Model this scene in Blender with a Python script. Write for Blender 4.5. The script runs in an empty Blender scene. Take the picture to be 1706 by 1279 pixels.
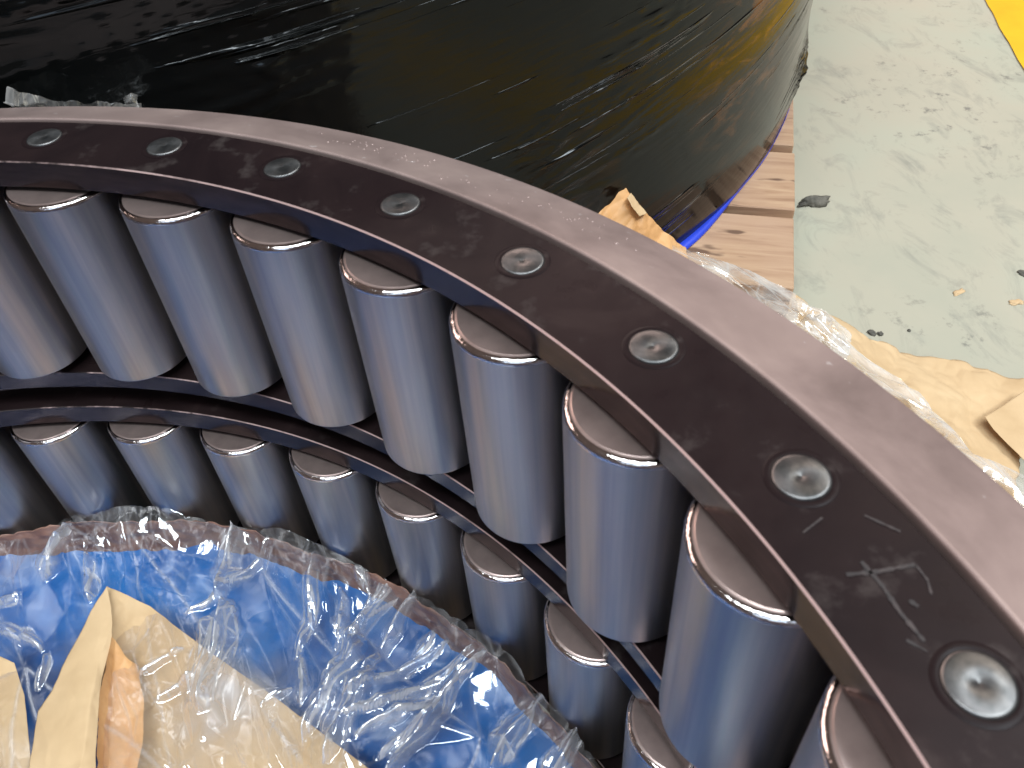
import bpy, bmesh, math, random
import numpy as np
from mathutils import Vector, Matrix
random.seed(7)
PI = math.pi
sc = bpy.context.scene
C = sc.collection

# ------------------------------------------------------------------ camera
CAM = np.array([0.0, -0.3667, 0.2401])
FWD = np.array([0.70510471, -0.0576672, -0.70675444])
RGT = np.array([-0.14150741, -0.98808337, -0.06055504])
UPV = np.array([0.69484027, -0.14270864, 0.70486258])
FPX = 1393.5
cd = bpy.data.cameras.new('camera'); cam = bpy.data.objects.new('camera', cd); C.objects.link(cam)
M = Matrix.Identity(4)
for i in range(3):
    M[i][0] = RGT[i]; M[i][1] = UPV[i]; M[i][2] = -FWD[i]; M[i][3] = CAM[i]
cam.matrix_world = M
cd.sensor_width = 36; cd.lens = FPX / 1706 * 36
cd.clip_start = 0.02; cd.clip_end = 200
cd.dof.use_dof = True; cd.dof.focus_distance = 0.78; cd.dof.aperture_fstop = 20
sc.camera = cam

# ------------------------------------------------------------------ light of the workshop
w = bpy.data.worlds.new('World'); sc.world = w; w.use_nodes = True
bg = w.node_tree.nodes['Background']
bg.inputs[0].default_value = (0.50, 0.385, 0.345, 1); bg.inputs[1].default_value = 0.31
sc.view_settings.view_transform = 'Standard'; sc.view_settings.look = 'None'
sc.view_settings.exposure = -0.38; sc.view_settings.gamma = 1
sc.render.film_transparent = False
sc.cycles.max_bounces = 10; sc.cycles.transparent_max_bounces = 16; sc.cycles.glossy_bounces = 6
sc.cycles.sample_clamp_indirect = 6

def area(name, loc, target, sx, sy, power, col):
    l = bpy.data.lights.new(name, 'AREA'); l.shape = 'RECTANGLE'; l.size = sx; l.size_y = sy
    l.energy = power; l.color = col
    o = bpy.data.objects.new(name, l); C.objects.link(o); o.location = loc
    d = Vector(target) - Vector(loc); o.rotation_euler = d.to_track_quat('-Z', 'Y').to_euler()
    return o
cool = (0.84, 0.94, 1.0)
area('ceiling_lamp', (-2.6, -2.2, 5.2), (0.3, -0.2, -0.3), 3.4, 0.9, 370, cool)
area('ceiling_lamp', (-1.6, 0.6, 5.2), (0.3, -0.2, -0.3), 3.4, 0.9, 370, cool)
area('ceiling_lamp', (-0.2, -3.4, 5.2), (0.3, -0.2, -0.3), 3.4, 0.9, 340, cool)
area('ceiling_lamp', (3.0, -4.5, 5.2), (1.5, -1.5, -0.4), 3.0, 0.6, 90, (1.0, 0.90, 0.76))
area('warm_fill_light', (8.5, 3.0, 4.4), (0.3, -0.3, 0.0), 15.0, 3.4, 1500, (1.0, 0.76, 0.68))  # unseen warm panel, added to brighten the ring top and roller ends
area('window_light', (-5.0, 1.5, 3.2), (0.2, -0.2, -0.2), 3.0, 2.2, 90, (0.62, 0.80, 1.0))

# ------------------------------------------------------------------ helpers
def at(x, y, z):
    "the point at height z that lies on the line of sight through photo position x, y"
    D = FWD + RGT * (x - 853) / FPX - UPV * (y - 639.5) / FPX
    t = (z - CAM[2]) / D[2]
    return CAM + D * t

def link(name, me, m=None, parent=None, kind=None, loc=None):
    o = bpy.data.objects.new(name, me); C.objects.link(o)
    if m: 
        if not me.materials: me.materials.append(m)
    if parent: o.parent = parent
    if kind: o['kind'] = kind
    if loc is not None: o.location = loc
    return o
def mesh(name, V, F, smooth=True, angle=None):
    me = bpy.data.meshes.new(name); me.from_pydata([tuple(v) for v in V], [], [tuple(f) for f in F])
    me.update()
    if smooth:
        me.shade_smooth()
        if angle: me.set_sharp_from_angle(angle=math.radians(angle))
    return me
def gridmesh(name, P, wrap=False, attr=None, smooth=True):
    n, m = P.shape[:2]
    idx = np.arange(n * m).reshape(n, m)
    if wrap: a = idx; b = np.roll(idx, -1, 0)
    else: a = idx[:-1]; b = idx[1:]
    F = np.stack([a[:, :-1], b[:, :-1], b[:, 1:], a[:, 1:]], -1).reshape(-1, 4)
    me = bpy.data.meshes.new(name)
    me.vertices.add(n * m); me.vertices.foreach_set('co', P.reshape(-1).astype(np.float32))
    me.loops.add(F.size); me.loops.foreach_set('vertex_index', F.reshape(-1).astype(np.int32))
    me.polygons.add(len(F)); me.polygons.foreach_set('loop_start', np.arange(0, F.size, 4, dtype=np.int32))
    me.polygons.foreach_set('loop_total', np.full(len(F), 4, dtype=np.int32))
    me.update(calc_edges=True); me.validate()
    if smooth: me.shade_smooth()
    if attr is not None:
        at_ = me.attributes.new('crease', 'FLOAT', 'POINT'); at_.data.foreach_set('value', attr.reshape(-1).astype(np.float32))
    return me
def lathe(name, prof, seg=384, a0=0, a1=2 * PI, angle=28):
    full = abs(a1 - a0 - 2 * PI) < 1e-6
    t = np.linspace(a0, a1, seg, endpoint=not full)
    pr = np.array(prof)
    P = np.stack([pr[None, :, 0] * np.sin(t)[:, None], pr[None, :, 0] * np.cos(t)[:, None], np.broadcast_to(pr[None, :, 1], (seg, len(pr)))], -1)
    me = gridmesh(name, P, wrap=full)
    me.set_sharp_from_angle(angle=math.radians(angle))
    return me
def empty(name, loc=(0, 0, 0)):
    o = bpy.data.objects.new(name, None); C.objects.link(o); o.location = loc; return o
def tag(o, label=None, cat=None, group=None, kind=None):
    if label: o['label'] = label
    if cat: o['category'] = cat
    if group: o['group'] = group
    if kind: o['kind'] = kind
    return o

rng = np.random.default_rng(11)
PERM = rng.permutation(4096)
GR = rng.uniform(0, 2 * PI, 4096)
def noise(x, y, s=0):
    x = np.asarray(x, float); y = np.asarray(y, float)
    xi = np.floor(x).astype(int); yi = np.floor(y).astype(int); xf = x - xi; yf = y - yi
    def g(i, j):
        a = GR[PERM[(PERM[(xi + i + s * 57) & 4095] + yi + j) & 4095]]
        return np.cos(a) * (xf - i) + np.sin(a) * (yf - j)
    u = xf * xf * xf * (xf * (xf * 6 - 15) + 10); v = yf * yf * yf * (yf * (yf * 6 - 15) + 10)
    return ((g(0, 0) * (1 - u) + g(1, 0) * u) * (1 - v) + (g(0, 1) * (1 - u) + g(1, 1) * u) * v) * 1.6
def ridge(x, y, s=0):
    return 1 - np.minimum(1, np.abs(noise(x, y, s)) * 2.2)
def crumple(x, y, s=0, o=3):
    "creased sheet: sharp folds at several sizes; returns height (about -1..1) and how sharply it is creased"
    h = 0; cr = 0; a = 1
    for k in range(o):
        wx = x + .35 * noise(x * .9 + 3, y * .9, s + k + 20); wy = y + .35 * noise(x * .9, y * .9 + 7, s + k + 30)
        n = noise(wx, wy, s + k)
        r = np.abs(n) * 2
        h = h + a * (r - .5); cr = np.maximum(cr, a ** .5 * np.exp(-(n / .035) ** 2))
        x = x * 2.1; y = y * 2.1; a *= .48
    return h, cr

from mathutils.geometry import delaunay_2d_cdt
def facet_map(x0, x1, y0, y1, res, spacing, amp, ang, stretch, seed, ew):
    "height map of a creased sheet: flat facets between sharp folds, long along ang; plus nearness to a fold"
    rg = np.random.default_rng(seed); nx = int((x1 - x0) / res) + 1; ny = int((y1 - y0) / res) + 1
    Hm = np.zeros((nx, ny)); Em = np.zeros((nx, ny))
    ca, sa = math.cos(ang), math.sin(ang); D = max(x1 - x0, y1 - y0) * .75; cx, cy = (x0 + x1) / 2, (y0 + y1) / 2
    k = int((2 * D) ** 2 / (spacing ** 2 * stretch)); P_ = rg.uniform(-D, D, (k, 2)); P_[:, 1] = P_[:, 1]
    Q_ = P_ / [stretch, 1]; v, ed, fc, *_r = delaunay_2d_cdt([Vector(q) for q in Q_], [], [], 0, 1e-7)
    v = np.array([tuple(q) for q in v]) * [stretch, 1]; z = rg.uniform(-1, 1, len(v)) * amp
    V_ = np.stack([cx + v[:, 0] * ca - v[:, 1] * sa, cy + v[:, 0] * sa + v[:, 1] * ca], -1)
    for f in fc:
        a, b, c = V_[list(f)]; lo = np.minimum(np.minimum(a, b), c); hi = np.maximum(np.maximum(a, b), c)
        i0 = max(0, int((lo[0] - x0) / res)); i1 = min(nx - 1, int((hi[0] - x0) / res) + 1); j0 = max(0, int((lo[1] - y0) / res)); j1 = min(ny - 1, int((hi[1] - y0) / res) + 1)
        if i1 <= i0 or j1 <= j0: continue
        gx_, gy_ = np.meshgrid(x0 + res * np.arange(i0, i1 + 1), y0 + res * np.arange(j0, j1 + 1), indexing='ij')
        d_ = (b[1] - c[1]) * (a[0] - c[0]) + (c[0] - b[0]) * (a[1] - c[1])
        if abs(d_) < 1e-12: continue
        l1 = ((b[1] - c[1]) * (gx_ - c[0]) + (c[0] - b[0]) * (gy_ - c[1])) / d_; l2 = ((c[1] - a[1]) * (gx_ - c[0]) + (a[0] - c[0]) * (gy_ - c[1])) / d_; l3 = 1 - l1 - l2
        ins = (l1 >= -1e-6) & (l2 >= -1e-6) & (l3 >= -1e-6); zz_ = l1 * z[f[0]] + l2 * z[f[1]] + l3 * z[f[2]]
        ar = abs(d_)
        e1 = l1 * ar / np.linalg.norm(b - c); e2 = l2 * ar / np.linalg.norm(a - c); e3 = l3 * ar / np.linalg.norm(a - b)
        s1, s2, s3 = [((i * 7919 + j * 7919 + (i ^ j) * 31) % 17) / 17. for i, j in ((f[1], f[2]), (f[0], f[2]), (f[0], f[1]))]
        en = np.maximum(np.maximum(np.exp(-(e1 / ew) ** 2) * s1 ** 2, np.exp(-(e2 / ew) ** 2) * s2 ** 2), np.exp(-(e3 / ew) ** 2) * s3 ** 2)
        sub = Hm[i0:i1 + 1, j0:j1 + 1]; sub[ins] = zz_[ins]; sub = Em[i0:i1 + 1, j0:j1 + 1]; sub[ins] = en[ins]
    def sample(X, Y):
        fx = np.clip((X - x0) / res, 0, nx - 1.001); fy = np.clip((Y - y0) / res, 0, ny - 1.001); i = fx.astype(int); j = fy.astype(int); fx = fx - i; fy = fy - j
        g = lambda A: (A[i, j] * (1 - fx) + A[i + 1, j] * fx) * (1 - fy) + (A[i, j + 1] * (1 - fx) + A[i + 1, j + 1] * fx) * fy
        return g(Hm), g(Em)
    return sample

# ------------------------------------------------------------------ materials
def mat(name):
    m = bpy.data.materials.new(name); m.use_nodes = True
    nt = m.node_tree; return m, nt, nt.nodes['Principled BSDF']
def N(nt, t, **k):
    n = nt.nodes.new(t)
    for a, b in k.items(): setattr(n, a, b)
    return n
def coords(nt, scale=(1, 1, 1), rand=False, rot=(0, 0, 0), loc=(0, 0, 0)):
    tc = N(nt, 'ShaderNodeTexCoord'); mp = N(nt, 'ShaderNodeMapping')
    mp.inputs['Scale'].default_value = scale; mp.inputs['Rotation'].default_value = rot; mp.inputs['Location'].default_value = loc
    out = tc.outputs['Object']
    if rand:
        oi = N(nt, 'ShaderNodeObjectInfo'); mu = N(nt, 'ShaderNodeMath', operation='MULTIPLY'); mu.inputs[1].default_value = 37
        nt.links.new(oi.outputs['Random'], mu.inputs[0])
        ad = N(nt, 'ShaderNodeVectorMath', operation='ADD'); nt.links.new(out, ad.inputs[0]); nt.links.new(mu.outputs[0], ad.inputs[1]); out = ad.outputs[0]
    nt.links.new(out, mp.inputs[0]); return mp.outputs[0]
def tex(nt, vec, scale=5, detail=6, rough=.55, dist=0):
    n = N(nt, 'ShaderNodeTexNoise'); n.inputs['Scale'].default_value = scale; n.inputs['Detail'].default_value = detail
    n.inputs['Roughness'].default_value = rough; n.inputs['Distortion'].default_value = dist
    nt.links.new(vec, n.inputs['Vector']); return n.outputs['Fac']
def ramp(nt, fac, stops, interp='LINEAR'):
    r = N(nt, 'ShaderNodeValToRGB'); e = r.color_ramp; e.interpolation = interp
    while len(e.elements) < len(stops): e.elements.new(.5)
    for q, (p, c) in zip(e.elements, stops):
        q.position = p; q.color = (c, c, c, 1) if not isinstance(c, tuple) else (*c, 1)
    nt.links.new(fac, r.inputs[0]); return r.outputs[0]
def mix(nt, fac, a, b, blend='MIX'):
    m = N(nt, 'ShaderNodeMix', data_type='RGBA', blend_type=blend)
    for i, v in ((0, fac), (6, a), (7, b)):
        if isinstance(v, (int, float)): m.inputs[i].default_value = v
        elif isinstance(v, tuple): m.inputs[i].default_value = (*v, 1)
        else: nt.links.new(v, m.inputs[i])
    return m.outputs[2]
def bump(nt, bs, h, strength=.2, dist=.001):
    b = N(nt, 'ShaderNodeBump'); b.inputs['Strength'].default_value = strength; b.inputs['Distance'].default_value = dist
    nt.links.new(h, b.inputs['Height']); nt.links.new(b.outputs[0], bs.inputs['Normal']); return b

# polished roller steel: streaks run along the axis
def steel_roller():
    m, nt, b = mat('roller_steel'); L = nt.links
    v = coords(nt, (260, 260, 5), True); s1 = tex(nt, v, 1, 4)
    v2 = coords(nt, (60, 60, 5), True); s2 = tex(nt, v2, 1, 5, .6, .6)
    v3 = coords(nt, (70, 70, 22), True); s3 = tex(nt, v3, 1, 6, .65, 1.2)
    c = mix(nt, ramp(nt, s2, [(.3, (.46, .47, .52)), (.7, (.64, .62, .64))]), (0.5, 0.5, 0.5), (0.5, 0.5, 0.5)) 
    c = ramp(nt, s2, [(.3, (.36, .365, .36)), (.5, (.48, .44, .42)), (.7, (.58, .49, .45))])
    c = mix(nt, ramp(nt, s1, [(.35, .0), (.7, .5)]), c, (.30, .28, .32))
    L.new(c, b.inputs['Base Color']); b.inputs['Metallic'].default_value = 1
    r = N(nt, 'ShaderNodeMapRange'); r.inputs[1].default_value = .3; r.inputs[2].default_value = .7; r.inputs[3].default_value = .34; r.inputs[4].default_value = .46
    L.new(s2, r.inputs[0]); L.new(r.outputs[0], b.inputs['Roughness'])
    bump(nt, b, s1, .06, .0004)
    return m
ROLL = steel_roller()
def steel_end():
    m, nt, b = mat('roller_end_steel'); L = nt.links
    s = tex(nt, coords(nt, (1, 1, 1), True), 90, 4); s2 = tex(nt, coords(nt, (1, 1, 1), True), 900, 2)
    L.new(ramp(nt, s, [(.3, (.46, .345, .315)), (.7, (.58, .44, .40))]), b.inputs['Base Color']); b.inputs['Metallic'].default_value = .86
    b.inputs['Roughness'].default_value = .34; bump(nt, b, s2, .08, .0003)
    return m
REND = steel_end()

def steel_race():
    m, nt, b = mat('ground_ring_steel'); L = nt.links
    v = coords(nt); s = tex(nt, v, 14, 7, .6, .4); f = tex(nt, v, 700, 3); sp = tex(nt, v, 150, 3, .5)
    c = ramp(nt, s, [(.3, (.205, .145, .13)), (.5, (.28, .20, .18)), (.72, (.35, .255, .225))])
    c = mix(nt, ramp(nt, sp, [(.70, 0.0), (.76, .5)]), c, (.66, .60, .58))
    L.new(c, b.inputs['Base Color']); b.inputs['Metallic'].default_value = .35
    r = N(nt, 'ShaderNodeMapRange'); r.inputs[1].default_value = .3; r.inputs[2].default_value = .7; r.inputs[3].default_value = .36; r.inputs[4].default_value = .5
    L.new(s, r.inputs[0]); L.new(r.outputs[0], b.inputs['Roughness']); bump(nt, b, f, .12, .0003)
    return m
RACE = steel_race()
def black_cage():
    m, nt, b = mat('blackened_cage_steel'); L = nt.links
    v = coords(nt); s = tex(nt, v, 9, 8, .62, .8); s2 = tex(nt, v, 45, 6, .6); f = tex(nt, v, 1500, 2)
    c = ramp(nt, s, [(.35, (.009, .0055, .006)), (.6, (.016, .0095, .0095)), (.75, (.034, .022, .020))])
    c = mix(nt, ramp(nt, s2, [(.58, 0.0), (.76, .5)]), c, (.075, .060, .055))
    L.new(c, b.inputs['Base Color']); b.inputs['Metallic'].default_value = 0; b.inputs['Specular IOR Level'].default_value = .08
    r = N(nt, 'ShaderNodeMapRange'); r.inputs[1].default_value = .3; r.inputs[2].default_value = .7; r.inputs[3].default_value = .24; r.inputs[4].default_value = .46
    L.new(s2, r.inputs[0]); L.new(r.outputs[0], b.inputs['Roughness']); bump(nt, b, f, .05, .0002)
    return m
CAGE = black_cage()
def cage_wall():
    m, nt, b = mat('bare_cage_edge'); L = nt.links
    s = tex(nt, coords(nt, (1, 1, 5)), 60, 5)
    L.new(ramp(nt, s, [(.3, (.045, .034, .036)), (.7, (.085, .062, .062))]), b.inputs['Base Color']); b.inputs['Metallic'].default_value = .85
    b.inputs['Roughness'].default_value = .16
    return m
CWALL = cage_wall()
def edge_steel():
    m, nt, b = mat('worn_highlit_edge'); L = nt.links
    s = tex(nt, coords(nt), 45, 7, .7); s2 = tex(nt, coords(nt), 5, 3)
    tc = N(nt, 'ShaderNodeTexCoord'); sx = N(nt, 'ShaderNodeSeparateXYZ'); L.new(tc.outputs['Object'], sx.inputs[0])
    mr = N(nt, 'ShaderNodeMapRange'); mr.inputs[1].default_value = .02; mr.inputs[2].default_value = -.28; mr.inputs[3].default_value = -.28; mr.inputs[4].default_value = .16; L.new(sx.outputs['Y'], mr.inputs[0])  # highlight painted into the edge colour on one side, over patchy wear
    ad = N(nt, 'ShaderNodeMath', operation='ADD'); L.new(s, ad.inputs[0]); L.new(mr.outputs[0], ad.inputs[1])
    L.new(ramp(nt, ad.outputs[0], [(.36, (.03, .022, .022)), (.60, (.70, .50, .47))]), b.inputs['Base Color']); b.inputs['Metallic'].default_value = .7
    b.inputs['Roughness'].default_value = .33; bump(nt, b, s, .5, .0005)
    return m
EDGE = edge_steel()
def rivet_mat():
    m, nt, b = mat('turned_rivet_steel'); L = nt.links
    tc = N(nt, 'ShaderNodeTexCoord'); g = N(nt, 'ShaderNodeVectorMath', operation='LENGTH'); L.new(tc.outputs['Object'], g.inputs[0])
    mu = N(nt, 'ShaderNodeMath', operation='MULTIPLY'); mu.inputs[1].default_value = 9000; L.new(g.outputs['Value'], mu.inputs[0])
    sn = N(nt, 'ShaderNodeMath', operation='SINE'); L.new(mu.outputs[0], sn.inputs[0])
    s = tex(nt, coords(nt, (1, 1, 1), True), 160, 6, .6)
    L.new(ramp(nt, s, [(.3, (.07, .07, .07)), (.7, (.18, .17, .165))]), b.inputs['Base Color']); b.inputs['Metallic'].default_value = .85
    b.inputs['Roughness'].default_value = .36; bump(nt, b, sn.outputs[0], .03, .0001)
    b.inputs['Anisotropic'].default_value = .7
    tg = N(nt, 'ShaderNodeTangent', direction_type='RADIAL', axis='Z'); L.new(tg.outputs[0], b.inputs['Tangent'])
    return m
RIV = rivet_mat()
def simple(name, stops, scale, rough, metallic=0, bs=.2, bsc=60, bd=.001, detail=6, spec=.5, cs=(1, 1, 1)):
    m, nt, b = mat(name); s = tex(nt, coords(nt, cs), scale, detail, .6)
    nt.links.new(ramp(nt, s, stops), b.inputs['Base Color']); b.inputs['Roughness'].default_value = rough; b.inputs['Metallic'].default_value = metallic
    b.inputs['Specular IOR Level'].default_value = spec
    bump(nt, b, tex(nt, coords(nt), bsc, 5), bs, bd); return m
GREASE = simple('dark_oiled_steel', [(.3, (.012, .011, .012)), (.7, (.04, .034, .034))], 20, .35)
KRAFT = simple('kraft_paper', [(.3, (.45, .295, .155)), (.5, (.53, .36, .20)), (.72, (.59, .415, .24))], 9, .72, bs=.25, bsc=90, bd=.001, spec=.3)
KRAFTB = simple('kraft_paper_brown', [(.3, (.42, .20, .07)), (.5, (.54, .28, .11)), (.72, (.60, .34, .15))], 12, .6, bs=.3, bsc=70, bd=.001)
KRAFTD = simple('oiled_kraft_paper', [(.3, (.10, .045, .03)), (.5, (.20, .10, .07)), (.72, (.32, .18, .13))], 26, .42, bs=.4, bsc=90, bd=.002)
BLUE = simple('blue_plastic', [(.3, (.001, .032, .14)), (.5, (.001, .085, .30)), (.72, (.002, .15, .45))], 7, .32, bs=.3, bsc=30, bd=.002)
BLUED = simple('dark_blue_plastic', [(.3, (.015, .04, .42)), (.7, (.03, .07, .60))], 9, .4)

def wood():
    m, nt, b = mat('pallet_wood'); L = nt.links
    v = coords(nt, (4, 55, 30), True); s = tex(nt, v, 1, 7, .65, 1.2); s2 = tex(nt, coords(nt, (1, 1, 1), True), 7, 4)
    c = ramp(nt, s, [(.25, (.18, .09, .045)), (.45, (.35, .205, .12)), (.7, (.46, .295, .18))])
    c = mix(nt, ramp(nt, s2, [(.4, 0.0), (.7, .55)]), c, (.40, .25, .17))
    kn = tex(nt, coords(nt, (14, 38, 10), True), 1, 2); c = mix(nt, ramp(nt, kn, [(.64, 0.0), (.70, .9)]), c, (.10, .05, .03))
    L.new(c, b.inputs['Base Color']); b.inputs['Roughness'].default_value = .75; bump(nt, b, s, .35, .001); return m
WOOD = wood()

def film(name, veil, gloss, tint=(.86, .83, .82), bsc=60, bstr=.5):
    "clear thin plastic: see-through, glossy, whitened along its creases"
    m = bpy.data.materials.new(name); m.use_nodes = True; nt = m.node_tree; L = nt.links; nt.nodes.clear()
    out = N(nt, 'ShaderNodeOutputMaterial'); tr = N(nt, 'ShaderNodeBsdfTransparent'); gl = N(nt, 'ShaderNodeBsdfGlossy'); df = N(nt, 'ShaderNodeBsdfDiffuse')
    tl = N(nt, 'ShaderNodeBsdfTranslucent')
    tr.inputs[0].default_value = (.96, .96, .96, 1); gl.inputs[0].default_value = (1, 1, 1, 1); gl.inputs['Roughness'].default_value = .10
    df.inputs[0].default_value = (*tint, 1); tl.inputs[0].default_value = (*tint, 1)
    ds = N(nt, 'ShaderNodeMixShader'); ds.inputs[0].default_value = .4; L.new(df.outputs[0], ds.inputs[1]); L.new(tl.outputs[0], ds.inputs[2])
    a = N(nt, 'ShaderNodeAttribute', attribute_name='crease')
    s = tex(nt, coords(nt), 13, 5, .6, .5)
    mv = N(nt, 'ShaderNodeMath', operation='MULTIPLY'); L.new(ramp(nt, s, [(.42, .15), (.68, 3.0)]), mv.inputs[0]); mv.inputs[1].default_value = veil
    ad = N(nt, 'ShaderNodeMath', operation='MULTIPLY_ADD'); L.new(a.outputs['Fac'], ad.inputs[0]); ad.inputs[1].default_value = .78; L.new(mv.outputs[0], ad.inputs[2])
    m1 = N(nt, 'ShaderNodeMixShader'); L.new(ad.outputs[0], m1.inputs[0]); L.new(tr.outputs[0], m1.inputs[1]); L.new(ds.outputs[0], m1.inputs[2])
    ge = N(nt, 'ShaderNodeNewGeometry'); dt = N(nt, 'ShaderNodeVectorMath', operation='DOT_PRODUCT'); L.new(ge.outputs['Incoming'], dt.inputs[1])
    b = N(nt, 'ShaderNodeBump'); b.inputs['Strength'].default_value = bstr; b.inputs['Distance'].default_value = .002
    L.new(tex(nt, coords(nt), bsc, 3, .5, 1.0), b.inputs['Height']); L.new(b.outputs[0], gl.inputs['Normal']); L.new(b.outputs[0], dt.inputs[0])
    g2 = N(nt, 'ShaderNodeMath', operation='MULTIPLY_ADD', use_clamp=True); 
    ab = N(nt, 'ShaderNodeMath', operation='ABSOLUTE'); L.new(dt.outputs['Value'], ab.inputs[0])
    om = N(nt, 'ShaderNodeMath', operation='SUBTRACT', use_clamp=True); om.inputs[0].default_value = 1; L.new(ab.outputs[0], om.inputs[1])
    pw = N(nt, 'ShaderNodeMath', operation='POWER'); L.new(om.outputs[0], pw.inputs[0]); pw.inputs[1].default_value = 4
    L.new(pw.outputs[0], g2.inputs[0]); g2.inputs[1].default_value = .75; cg2 = N(nt, 'ShaderNodeMath', operation='MULTIPLY_ADD'); L.new(a.outputs['Fac'], cg2.inputs[0]); cg2.inputs[1].default_value = .40; cg2.inputs[2].default_value = gloss; L.new(cg2.outputs[0], g2.inputs[2])
    m2 = N(nt, 'ShaderNodeMixShader'); L.new(g2.outputs[0], m2.inputs[0]); L.new(m1.outputs[0], m2.inputs[1]); L.new(gl.outputs[0], m2.inputs[2])
    L.new(m2.outputs[0], out.inputs[0]); return m
FILM = film('clear_film', .04, .085, bsc=25, bstr=.25)
FILMO = film('clear_film_loose', .25, .10, (.95, .90, .85), bsc=25, bstr=.25)

def floor_mat():
    m, nt, b = mat('painted_floor'); L = nt.links; v = coords(nt)
    s = tex(nt, v, 1.6, 6, .6); c = ramp(nt, s, [(.3, (.315, .31, .24)), (.5, (.375, .34, .26)), (.7, (.35, .36, .28))])
    d = tex(nt, coords(nt, (1, 2.2, 1), rot=(0, 0, .5)), 7, 9, .72, 1.0); c = mix(nt, ramp(nt, d, [(.52, 0.0), (.66, .45), (.8, .7)]), c, (.17, .17, .145))
    d2 = tex(nt, coords(nt, (1, 1, 1), loc=(3, 1, 0)), 26, 8, .7); lo = tex(nt, coords(nt, (1, 1, 1), loc=(1, 7, 0)), 2.2, 2)
    k = N(nt, 'ShaderNodeMath', operation='MULTIPLY'); L.new(ramp(nt, d2, [(.57, 0.0), (.66, .9)]), k.inputs[0]); L.new(ramp(nt, lo, [(.45, 0.0), (.6, 1.0)]), k.inputs[1])
    c = mix(nt, k.outputs[0], c, (.14, .13, .11))
    L.new(c, b.inputs['Base Color']); b.inputs['Roughness'].default_value = .62
    bump(nt, b, d2, .1, .001); return m
FLOOR = floor_mat()
YELL = simple('yellow_floor_paint', [(.3, (.60, .34, .01)), (.62, (.70, .41, .012)), (.74, (.40, .24, .03))], 9, .5, detail=9)
CHUNK = simple('grey_grit', [(.3, (.06, .055, .045)), (.7, (.17, .15, .12))], 60, .9, bs=1, bsc=200, bd=.003)
CHAM = simple('polished_chamfer_steel', [(.3, (.60, .54, .52)), (.7, (.72, .66, .64))], 300, .11, metallic=1, bs=.55, bsc=150, bd=.0012)
CHALK = simple('chalk_smear', [(.42, (.013, .009, .009)), (.68, (.045, .031, .029))], 160, .7)

# ------------------------------------------------------------------ the setting
FZ = -0.515
me = mesh('floor', [(-25, -25, 0), (25, -25, 0), (25, 25, 0), (-25, 25, 0)], [(0, 1, 2, 3)], False)
fl = link('floor', me, FLOOR, kind='structure', loc=(0, 0, FZ))
A0 = at(1640, 0, FZ); A1 = at(1706, 120, FZ); d = (A1 - A0)[:2]; d /= np.linalg.norm(d); nn = np.array([-d[1], d[0]])
if nn @ (at(1706, 0, FZ) - A0)[:2] < 0: nn = -nn
wv = []; K = 160
for i in range(K + 1):
    q = A0[:2] + d * (-3 + 6 * i / K); j = float(noise(i * .35, 0, 3)) * .004
    wv.append((*(q + nn * j), 0)); wv.append((*(q + nn * (.15 + j)), 0))
me = mesh('yellow_line', wv, [(2 * i, 2 * i + 1, 2 * i + 3, 2 * i + 2) for i in range(K)], False)
link('yellow_floor_line', me, YELL, kind='structure', loc=(0, 0, FZ + .003))

# ------------------------------------------------------------------ pallets
def plank_mesh(L_, w_, t_):
    bm = bmesh.new(); bmesh.ops.create_cube(bm, size=1)
    for v in bm.verts: v.co = Vector((v.co.x * L_, v.co.y * w_, v.co.z * t_))
    bmesh.ops.bevel(bm, geom=bm.edges[:], offset=.0015, segments=1, affect='EDGES')
    me = bpy.data.meshes.new('plank'); bm.to_mesh(me); bm.free(); return me
def pallet(root, nb, pitch, Lb, top, first=.0, width=.141):
    "x = along the boards, y = across them; board 0 at the front"
    th = .02; pm = plank_mesh(Lb, width, th)
    depth = (nb - 1) * pitch + width
    for i in range(nb):
        o = link('plank', pm, WOOD, root, loc=(Lb / 2 + random.uniform(-.003, .003), width / 2 + i * pitch, top - th / 2)); o.rotation_euler.z = random.uniform(-.004, .004)
    sm = plank_mesh(depth, .11, .021); bk = plank_mesh(.11, .14, .07)
    se = plank_mesh(depth, .05, .021)
    for k in range(4):
        x = .055 + (Lb - .11) * k / 3 + (-.028 if k == 0 else .028 if k == 3 else 0)
        o = link('stringer_board', sm if k in (1, 2) else se, WOOD, root, loc=(x, depth / 2, top - th - .0115)); o.rotation_euler.z = PI / 2
        for y in (.08, depth / 2, depth - .08):
            link('block', bk, WOOD, root, loc=(min(max(x, .056), Lb - .056), y, top - th - .023 - .035))
    bmx = plank_mesh(Lb, .12, .02)
    for y in (.08, depth / 2, depth - .08):
        link('bottom_board', bmx, WOOD, root, loc=(Lb / 2, y, FZ + .0115))
    return depth
PC = at(1325, 477, -.375); PK = at(1322, 210, -.375)
e = (PK - PC)[:2]; e /= np.linalg.norm(e)
b_ = np.array([-e[1], e[0]])           # along the boards, away from the free end
if b_ @ np.array([0, 1]) < 0: b_ = -b_
pal = empty('wooden_pallet', (PC[0], PC[1], 0)); 
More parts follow.
